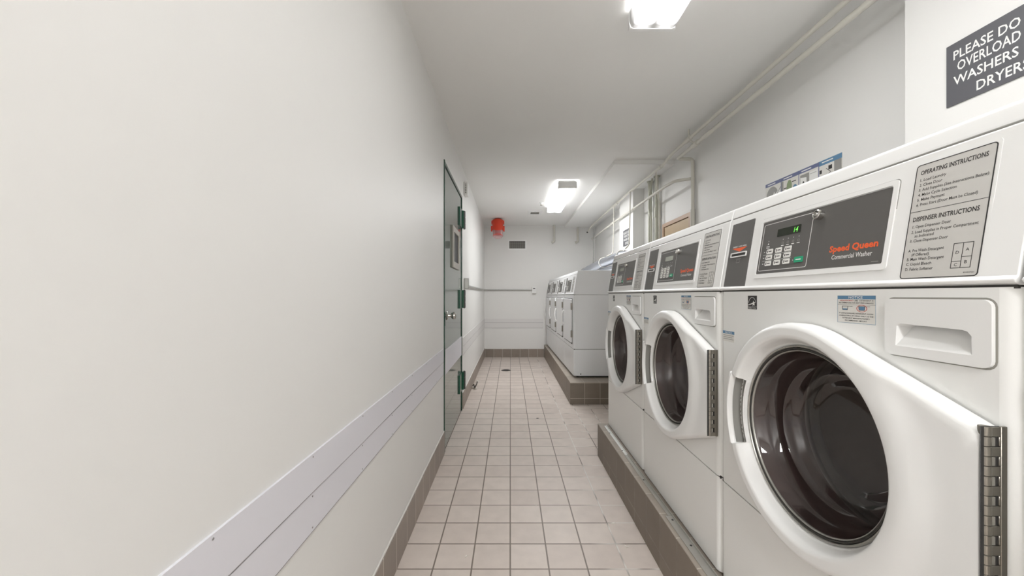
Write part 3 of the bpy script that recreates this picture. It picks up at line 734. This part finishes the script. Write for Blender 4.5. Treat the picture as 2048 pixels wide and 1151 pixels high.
# ================================================================== signs and posters
XPm = frame((XP, 1.235, 0), (0, -1, 0), (0, 0, 1), (-1, 0, 0))     # x to the right (towards the viewer), out of the pillar
def sign(yl, label):
    X = frame((0, 0, 0), (0, -1, 0), (0, 0, 1), (-1, 0, 0))
    mb = MB('sign', 'white').prism([(0, CH + .603), (.262, CH + .603), (.262, CH + .798), (0, CH + .798)], .0005, .004, 'sign', X)
    for t, z0, z1, x0, wd in (('PLEASE DO', .745, .772, .020, .160), ('NOT', .745, .772, .192, .052), ('OVERLOAD', .706, .7345, .0305, .150), ('THE', .706, .7345, .193, .048), ('WASHERS', .664, .691, .020, .156), ('AND', .664, .691, .190, .052), ('DRYERS', .618, .646, .080, .119)):
        mb.text(t, x0, CH + z0, z1 - z0, 'white', .0042, X, width=wd, bold=.012)
    o = mb.build('wall_sign', smooth=False); o.location = (XP, yl, 0)
    tag(o, label, 'sign', 'grey overload warning signs on the pillars'); return o
sign(1.235, 'large grey sign with white capitals on the pillar above the nearest washing machine')
sign(4.772, 'small distant grey sign with white capitals on the far pillar, crossed by a hanging cord')
# pictogram poster
X = frame((XR, 2.302, 0), (0, -1, 0), (0, 0, 1), (-1, 0, 0)); zt = CH + .662; zb = zt - .26
mb = MB('pale', 'navy', 'blue', 'ink', 'white', 'orange', 'green2', 'recess')
mb.prism([(0, zb), (.53, zb), (.53, zt), (0, zt)], .0005, .003, 'pale', X)
mb.box(0, .40, zt - .02, zt, .003, .0034, 'navy', X); mb.box(.40, .53, zt - .024, zt, .003, .0034, 'blue', X)
for k in range(4): mb.box(.02 + .132 * k, .085 + .132 * k, zt - .013, zt - .008, .0034, .0038, 'white', X)
for x in (.132, .265, .397): mb.box(x - .002, x + .002, zb, zt, .003, .0038, 'navy', X)
mb.flat(circ(.058, zt - .085, .05, 28, .058), .0036, 'recess', X); mb.flat([(.02, zt - .13), (.05, zt - .075), (.062, zt - .09), (.075, zt - .06), (.085, zt - .075), (.12, zt - .05), (.128, zt - .08), (.09, zt - .12), (.06, zt - .15)], .0039, 'white', X)
for a, b in (((.03, -.115), (.062, -.078)), ((.05, -.128), (.078, -.072)), ((.085, -.09), (.13, -.045)), ((.09, -.125), (.128, -.085))):
    dx, dz = b[0] - a[0], b[1] - a[1]; l = math.hypot(dx, dz); px, pz = -dz / l * .0015, dx / l * .0015
    mb.flat([(a[0] - px, zt + a[1] - pz), (b[0] - px, zt + b[1] - pz), (b[0] + px, zt + b[1] + pz), (a[0] + px, zt + a[1] + pz)], .0042, 'ink', X)
mb.box(.134, .150, zt - .20, zt - .022, .003, .0036, 'recess', X)
mb.flat([(.172, zt - .10), (.178, zt - .045), (.19, zt - .028), (.205, zt - .028), (.215, zt - .05), (.215, zt - .10)], .0039, 'green2', X)
mb.flat(circ(.162, zt - .10, .020, 20, .024), .0041, 'orange', X); mb.flat(circ(.238, zt - .085, .017, 20, .022), .0041, 'blue', X)
mb.box(.215, .245, zt - .045, zt - .041, .003, .004, 'ink', X); mb.box(.155, .175, zt - .068, zt - .063, .003, .004, 'ink', X)
mb.box(.275, .335, zt - .14, zt - .03, .003, .0036, 'recess', X); mb.flat([(.277, zt - .14), (.277, zt - .042), (.318, zt - .05), (.322, zt - .14)], .0039, 'white', X); mb.flat(circ(.298, zt - .075, .006, 12, .010), .0042, 'ink', X)
mb.box(.338, .388, zt - .14, zt - .03, .003, .0037, 'white', X); mb.box(.36, .378, zt - .10, zt - .075, .0037, .0041, 'ink', X)
mb.box(.342, .384, zt - .042, zt - .040, .0037, .0041, 'recess', X)
mb.box(.402, .415, zt - .063, zt - .045, .003, .0038, 'ink', X); mb.box(.455, .475, zt - .055, zt - .036, .003, .0038, 'ink', X); mb.box(.488, .528, zt - .090, zt - .024, .003, .0038, 'recess', X)
for pts in (((.405, -.088), (.43, -.078), (.45, -.085), (.49, -.078), (.52, -.095)), ((.442, -.045), (.468, -.068), (.455, -.076)), ((.402, -.115), (.43, -.105), (.46, -.12))):
    for a, b in zip(pts, pts[1:]):
        dx, dz = b[0] - a[0], b[1] - a[1]; l = math.hypot(dx, dz); px, pz = -dz / l * .0013, dx / l * .0013
        mb.flat([(a[0] - px, zt + a[1] - pz), (b[0] - px, zt + b[1] - pz), (b[0] + px, zt + b[1] + pz), (a[0] + px, zt + a[1] + pz)], .0041, 'ink', X)
tag(mb.build('instruction_poster', smooth=False), 'pictogram poster with a blue heading on the wall, half hidden behind the washing machines', 'poster')
# tan access panel
X = frame((XR, 3.825, 0), (0, -1, 0), (0, 0, 1), (-1, 0, 0)); R = empty('access_panel', (XR, 3.52, 1.15))
def wpart(mb, name, root, **k):
    o = mb.build(name, root, **k); o.matrix_parent_inverse = Matrix.Translation(root.location).inverted(); return o
zt = CH + .705
wpart(MB('tanf').ring([(0, 1.15), (.60, 1.15), (.60, zt), (0, zt)], [(.035, 1.185), (.565, 1.185), (.565, zt - .035), (.035, zt - .035)], .001, .022, 0, X), 'panel_frame', R, smooth=False, bevel=.002)
wpart(MB('tan', 'seam').prism([(.039, 1.189), (.561, 1.189), (.561, zt - .040), (.039, zt - .040)], .003, .012, 'tan', X).prism([(.035, 1.185), (.565, 1.185), (.565, zt - .035), (.035, zt - .035)], .001, .003, 'seam', X), 'panel_door', R, smooth=False)
tag(R, 'tan framed access panel low on the right wall behind the washing machines', 'access panel')

# ================================================================== pipes, ducts, conduits
def pipe(name, pts, r, label, cat='pipe', m='pipe', fit=(), group=None, seg=12, rnd=.03):
    P = [Vector(p) for p in pts]; out = [P[0]]
    for a, b, c in zip(P, P[1:], P[2:]):              # round the corners
        u = (a - b); v = (c - b); d = min(rnd, u.length * .45, v.length * .45); u.normalize(); v.normalize()
        p0, p1 = b + u * d, b + v * d
        out += [p0] + [(p0 * (1 - t) ** 2 + b * 2 * t * (1 - t) + p1 * t * t) for t in (.25, .5, .75)] + [p1]
    out.append(P[-1]); mb = MB(m).tube(out, r, 0, seg=seg)
    for q in fit: mb.tube([q[0], q[1]], q[2], q[3] if len(q) > 3 else 0, seg=seg)
    return tag(mb.build(name, angle=50), label, cat, group)
def pt(px, py, d): return ((px - VX) / F * d, d, CH - (py - VY) / F * d)
# upper pipe under the ceiling
z1 = CH + 1.19
pipe('water_pipe', [(1.36, YN + .01, z1), (1.36, 3.20, z1), (1.36, 3.42, z1 - .03), (1.36, 4.45, CH + 1.175), (1.36, 5.0, CH + 1.17), (1.355, 6.32, CH + 1.155), (1.335, 6.6, CH + 1.09)], .0125,
     'upper thin white pipe running under the ceiling the whole length of the room', fit=[((1.36, 2.88, z1), (1.36, 2.96, z1), .019), ((1.36, 2.915, z1), (1.36, 2.915, ZC), .006), ((1.36, 3.44, CH + 1.16), (1.36, 3.49, CH + 1.16), .018), ((1.36, 4.84, CH + 1.17), (1.36, 5.1, CH + 1.17), .018), ((1.335, 6.58, CH + 1.095), (1.333, 6.62, CH + 1.087), .014, 'ink')])
z2 = CH + 1.135
pipe('conduit', [(1.392, YN + .01, z2), (1.392, 3.185, z2), (1.522, 3.19, z2), (1.522, 3.19, 1.30)], .0145,
     'lower white conduit by the ceiling that elbows down to the tan access panel', 'conduit', fit=[((1.392, 2.84, z2), (1.392, 2.91, z2), .021), ((1.392, 2.875, z2), (1.36, 2.895, z1 - .02), .006), ((1.521, 3.19, 1.1), (1.521, 3.19, CH + .715), .018)])
pipe('conduit', [(1.506, 3.195, CH + .972), (1.40, 3.26, CH + .972), (1.385, 3.42, CH + .972), (1.385, 5.0, CH + .972), (1.385, 6.5, CH + .955)], .0125,
     'long pale conduit crossing in front of the far pillar at mid height of the wall', 'conduit', fit=[((1.385, 5.05, CH + .972), (1.385, 5.25, CH + .972), .017)])
# risers on the wall left of the tan panel
pipe('riser_pipe', [(1.505, 4.12, 1.0), (1.505, 4.12, ZS)], .021, 'thick grey-green riser nearest the far pillar, entering the dropped ceiling', m='pipeg', group='risers beside the tan panel', fit=[((1.505, 4.12, ZS - .012), (1.505, 4.12, ZS - .001), .032)])
pipe('riser_pipe', [(1.505, 3.93, 1.0), (1.505, 3.93, ZS)], .019, 'thick grey-green riser with a coupling halfway up, nearest the tan panel', m='pipeg', group='risers beside the tan panel', fit=[((1.505, 3.93, CH + .80), (1.505, 3.93, CH + .90), .026), ((1.505, 3.93, ZS - .012), (1.505, 3.93, ZS - .001), .032)])
pipe('riser_pipe', [(1.485, 4.02, 1.0), (1.485, 4.02, CH + .80), (1.465, 4.03, CH + .88), (1.465, 4.03, CH + 1.05), (1.49, 4.01, ZS - .002)], .0095, 'thin crooked riser between the two thick grey-green risers', m='pipeg', group='risers beside the tan panel')
pipe('riser_pipe', [(1.505, 3.855, 1.0), (1.505, 3.855, CH + .9), (1.46, 3.80, CH + 1.10), (1.44, 3.78, ZS - .002)], .009, 'thin riser bending outwards at the top just before the tan panel', m='pipe', group='risers beside the tan panel')
# foil ducts behind the dryers
def duct(pts, r, label, seg=20):
    P = [Vector(p) for p in pts]; path = []; rad = []; n = 26
    for a, b in zip(P, P[1:]):
        for i in range(n): path.append(a.lerp(b, i / n)); rad.append(r * (1 + .022 * (i % 2)))
    path.append(P[-1]); rad.append(r)
    mb = MB('foil').tube(path, rad, 0, seg=seg)
    return tag(mb.build('foil_duct', angle=70), label, 'duct', 'foil exhaust ducts above the dryers')
duct([(1.33, 3.55, CH + .30), (1.29, 4.05, CH + .42), (1.265, 4.35, CH + .445), (1.215, 5.2, CH + .42), (1.205, 5.9, CH + .395), (1.19, 6.35, CH + .36)], .056, 'thick silver foil duct sloping above the dryers')
duct([(1.30, 3.9, CH + .280), (1.27, 4.35, CH + .325), (1.235, 5.2, CH + .322)], .038, 'thinner silver foil duct running just under the thick one')
hg = 'cords holding up the foil duct'
def hanger(x, y, zt, xb, zb, label, m='pipe'):
    pts = [(x, y, zt), (x - .006, y, (zt + zb) / 2), (x - .012, y, zb + .15), (x - .025, y, zb + .11), (xb + .02, y, zb + .076)]
    mb = MB(m).tube(pts, .007, 0, seg=8)
    loop = [(xb - .01 + .063 * math.cos(a), y + .03 * math.sin(a * .5), zb + .063 * math.sin(a)) for a in [math.radians(t) for t in range(80, 441, 24)]]
    mb.tube(loop, .005, 0, seg=8)
    tag(mb.build('hanging_cord', angle=60), label, 'cord', hg)
hanger(1.352, 4.31, CH + 1.178, 1.275, CH + .445, 'white cord hanging in front of the small sign on the far pillar')
hanger(1.352, 4.99, CH + 1.16, 1.235, CH + .43, 'white cord looped round the foil duct just past the far pillar')
hanger(1.345, 6.15, CH + 1.09, 1.215, CH + .375, 'grey cord at the far end of the foil duct by the room corner', 'recess')
# stubs on the end wall
for x, lb in ((.79, 'capped white pipe stub hanging near the end wall, left of the two'), (1.215, 'capped white pipe stub hanging near the end wall, right of the two')):
    s = -1 if x > 1 else 1
    pipe('pipe_stub', [(x, YF - .07, ZC - (.001 if x < XS else .041)), (x, YF - .07, CH + .965), (x - .03, YF - .07, CH + .95)], .019, lb, fit=[((x - .028, YF - .07, CH + .951), (x - .042, YF - .07, CH + .944), .023)], group='white pipe stubs on the end wall', rnd=.02)
# conduit with two boxes round the far left corner
pipe('wall_conduit', [(XL + .022, 3.95, CH + .098), (XL + .022, YF - .022, CH + .098), (.388, YF - .022, CH + .098)], .011, 'thin grey conduit running round the far left corner between two boxes', 'conduit', m='gnd', rnd=.05, fit=[((XL + .022, 6.80, CH + .098), (XL + .022, 6.87, CH + .098), .016)])
tag(MB('gnd').box(XL + .001, XL + .046, 3.89, 3.948, CH + .068, CH + .175).build('junction_box', bevel=.004), 'grey electrical box on the left wall just past the door', 'electrical box', 'electrical boxes on the thin conduit')
tag(MB('white', 'ink').box(.392, .468, YF - .05, YF - .001, CH + .035, CH + .155, 'white').box(.41, .45, YF - .052, YF - .05, CH + .115, CH + .128, 'ink').build('junction_box', bevel=.004), 'white electrical box on the end wall next to the dryers', 'electrical box', 'electrical boxes on the thin conduit')
# white alarm box above the door
mb = MB('white', 'recess').box(XL + .001, XL + .038, 3.875, 3.99, CH + 1.02, CH + 1.15, 'white')
for k in range(6): mb.box(XL + .012, XL + .027, 3.873, 3.876, CH + 1.035 + k * .017, CH + 1.045 + k * .017, 'recess')
tag(mb.build('alarm_box', bevel=.003), 'small white slotted box high on the left wall past the green door', 'alarm box')

# grille, vent, sprinkler, red horn
mb = MB('enamel2', 'grille', 'ink')
x0, x1, z0, z1 = -.018, .272, CH + .848, CH + .982
X = frame((0, YF, 0), (1, 0, 0), (0, 0, 1), (0, -1, 0))
mb.ring([(x0 - .022, z0 - .022), (x1 + .022, z0 - .022), (x1 + .022, z1 + .022), (x0 - .022, z1 + .022)], [(x0, z0), (x1, z0), (x1, z1), (x0, z1)], .001, .008, 'enamel2', X)
mb.prism([(x0, z0), (x1, z0), (x1, z1), (x0, z1)], .001, .002, 'ink', X)
n = 24
for k in range(n): xx = x0 + (x1 - x0) * (k + .5) / n; mb.box(xx - .0028, xx + .0028, z0, z1, .002, .007, 'grille', X)
for z in (z0 + .045, z1 - .045): mb.box(x0, x1, z - .001, z + .001, .002, .0065, 'grille', X)
tag(mb.build('wall_grille', smooth=False), 'grey rectangular air grille with white rim on the end wall', 'air grille')
mb = MB('enamel2', 'grille'); x0, x1, y0, y1 = .28, .47, 5.72, 5.95
X = frame((0, 0, ZC), (1, 0, 0), (0, -1, 0), (0, 0, -1))
mb.ring([(x0 - .01, -y1 - .01), (x1 + .01, -y1 - .01), (x1 + .01, -y0 + .01), (x0 - .01, -y0 + .01)], [(x0 + .03, -y1 + .04), (x1 - .03, -y1 + .04), (x1 - .03, -y0 - .05), (x0 + .03, -y0 - .05)], .001, .014, 'enamel2', X)
mb.box(x0 + .02, x1 - .02, -y1 + .03, -y0 - .04, .001, .004, 'darkm', X)
for k in range(0, 6, 2): yy = -y1 + .05 + k * .02; mb.box(x0 + .03, x1 - .03, yy, yy + .006, .004, .012, 'grille', X)
tag(mb.build('ceiling_vent', smooth=False), 'small white louvred vent in the ceiling near the red horn', 'vent')
X = frame((.425, 5.23, ZC), (1, 0, 0), (0, -1, 0), (0, 0, -1))
tag(MB('enamel2', 'steel').lathe([(0, .001), (.032, .001), (.03, .006), (.012, .009), (.010, .02), (0, .02)], 'enamel2', X, 24).lathe([(0, .02), (.006, .02), (.006, .032), (.018, .034), (.018, .036), (0, .036)], 'steel', X, 20).build('sprinkler_head'), 'tiny sprinkler head on the ceiling beside the far fluorescent light', 'sprinkler')
# red horn / warning lamp hanging from ceiling
hx, hy = -.205, 6.33; R = empty('warning_lamp', (hx, hy, ZC))
tilt = Matrix.Rotation(math.radians(-14), 4, 'X')
mb = MB('redp'); n = 40; v = []; fs = []
rows = [(.078, 0), (.098, -.006), (.101, -.03), (.094, -.05), (.092, -.09), (.094, -.13), (.093, -.150)]
for i in range(n):
    a = 2 * PI * i / n; low = -.158 - .050 * max(0, -math.sin(a)) ** 1.5
    for r, z in rows + [(.090, low), (.084, low + .004)]: v.append((r * math.cos(a), r * math.sin(a), z))
k = 9
for i in range(n):
    j = (i + 1) % n
    for q in range(k - 1): fs.append((i * k + q, j * k + q, j * k + q + 1, i * k + q + 1))
mb.add(v, fs, 0, tilt); mb.flat(circ(0, 0, .078, n), 0, 0, tilt)
for s in (-1, 1):
    mb.box(min(s * .088, s * .112), max(s * .088, s * .112), -.02, .02, -.185, -.10, 0, tilt)
    mb.box(min(s * .088, s * .106), max(s * .088, s * .106), -.03, .03, -.055, -.01, 0, tilt)
mb.tube([(0, 0, .03), (0, 0, -.02)], .05, 0, seg=20)
mb.build('housing', R, angle=45).location.z = -.035
o = MB('pinkglass').lathe([(.083, -.14), (.081, -.24), (.078, -.275), (.066, -.292), (.04, -.297), (0, -.298)], 0, tilt, 36).build('lens', R, angle=60); o.location.z = -.035; o['label'] = 'clear pinkish lens under the red housing'
o = MB('redp').lathe([(.0805, -.262), (.083, -.266), (.0785, -.272)], 0, tilt, 36).build('lens_band', R); o.location.z = -.035
tag(R, 'red warning lamp with a pinkish lens hanging from the ceiling in the corner', 'warning lamp')

# ================================================================== floor bits
X = frame((-.063, 5.71, 0), (1, 0, 0), (0, 1, 0), (0, 0, 1)); mb = MB('darkm', 'ink').lathe([(0, .0035), (.05, .0035), (.068, .003), (.072, .0005)], 'darkm', X, 32)
for k in range(-3, 4): mb.box(-.04, .04, k * .014 - .003, k * .014 + .003, .0036, .0042, 'ink', X)
tag(mb.build('floor_drain'), 'small round dark floor drain near the end wall', 'floor drain')
mb = MB('darkm', 'chip')
mb.tube([(-.455, 4.66, .02), (-.44, 4.62, .045), (-.42, 4.56, .012), (-.405, 4.60, .05), (-.40, 4.66, .07)], .006, 'darkm', seg=8)
mb.tube([(-.44, 4.63, .01), (-.415, 4.57, .03), (-.41, 4.52, .055)], .005, 'darkm', seg=8)
for p, r in (((-.40, 4.665, .072), .015), ((-.408, 4.55, .012), .013), ((-.445, 4.60, .012), .010), ((-.41, 4.62, .045), .012)):
    mb.lathe([(0, -r), (r * .7, -r * .7), (r, 0), (r * .7, r * .7), (0, r)], 'chip', Matrix.Translation(p), 10)
tag(mb.build('bent_wire', angle=60), 'bent dark wire with white blobs on the floor against the left wall', 'wire')
def chip(px, py, s, rot, label, curl=False):
    d = F * CH / (py - VY); x = (px - VX) / F * d; X = Matrix.Translation((x, d, .0008)) @ Matrix.Rotation(rot, 4, 'Z')
    mb = MB('chip')
    if curl: mb.tube([(-s, .3 * s, .002), (-.6 * s, -.4 * s, .002), (0, -.6 * s, .003), (.7 * s, -.3 * s, .002), (s, .1 * s, .002)], .0018, 0, X, 6)
    else: mb.prism([(-s, -s * .3), (-.2 * s, -s * .5), (s, -.1 * s), (.8 * s, .4 * s), (-.1 * s, .35 * s)], 0, .002, 0, X)
    tag(mb.build('paint_chip'), label, 'paint chip', 'paint chips on the floor')
chip(932, 1112, .0075, .7, 'small white paint chip on the floor tiles near the left baseboard')
chip(1253, 1092, .009, -.6, 'curled white paint chip on the floor beside the washing machine platform', True)
chip(1072, 1011, .004, .2, 'tiny white paint flake on the tiles in the middle of the floor')
chip(1226, 1046, .010, .0, 'thin white paint sliver lying along a grout line by the platform')
d = F * CH / (836 - VY)
tag(MB('ink').prism(circ(0, 0, .012, 10, .007), .0005, .003, 0, Matrix.Translation(((1075 - VX) / F * d, d, 0))).build('dirt_speck'), 'small dark speck on the floor tiles beyond the washing machine platform', 'speck')
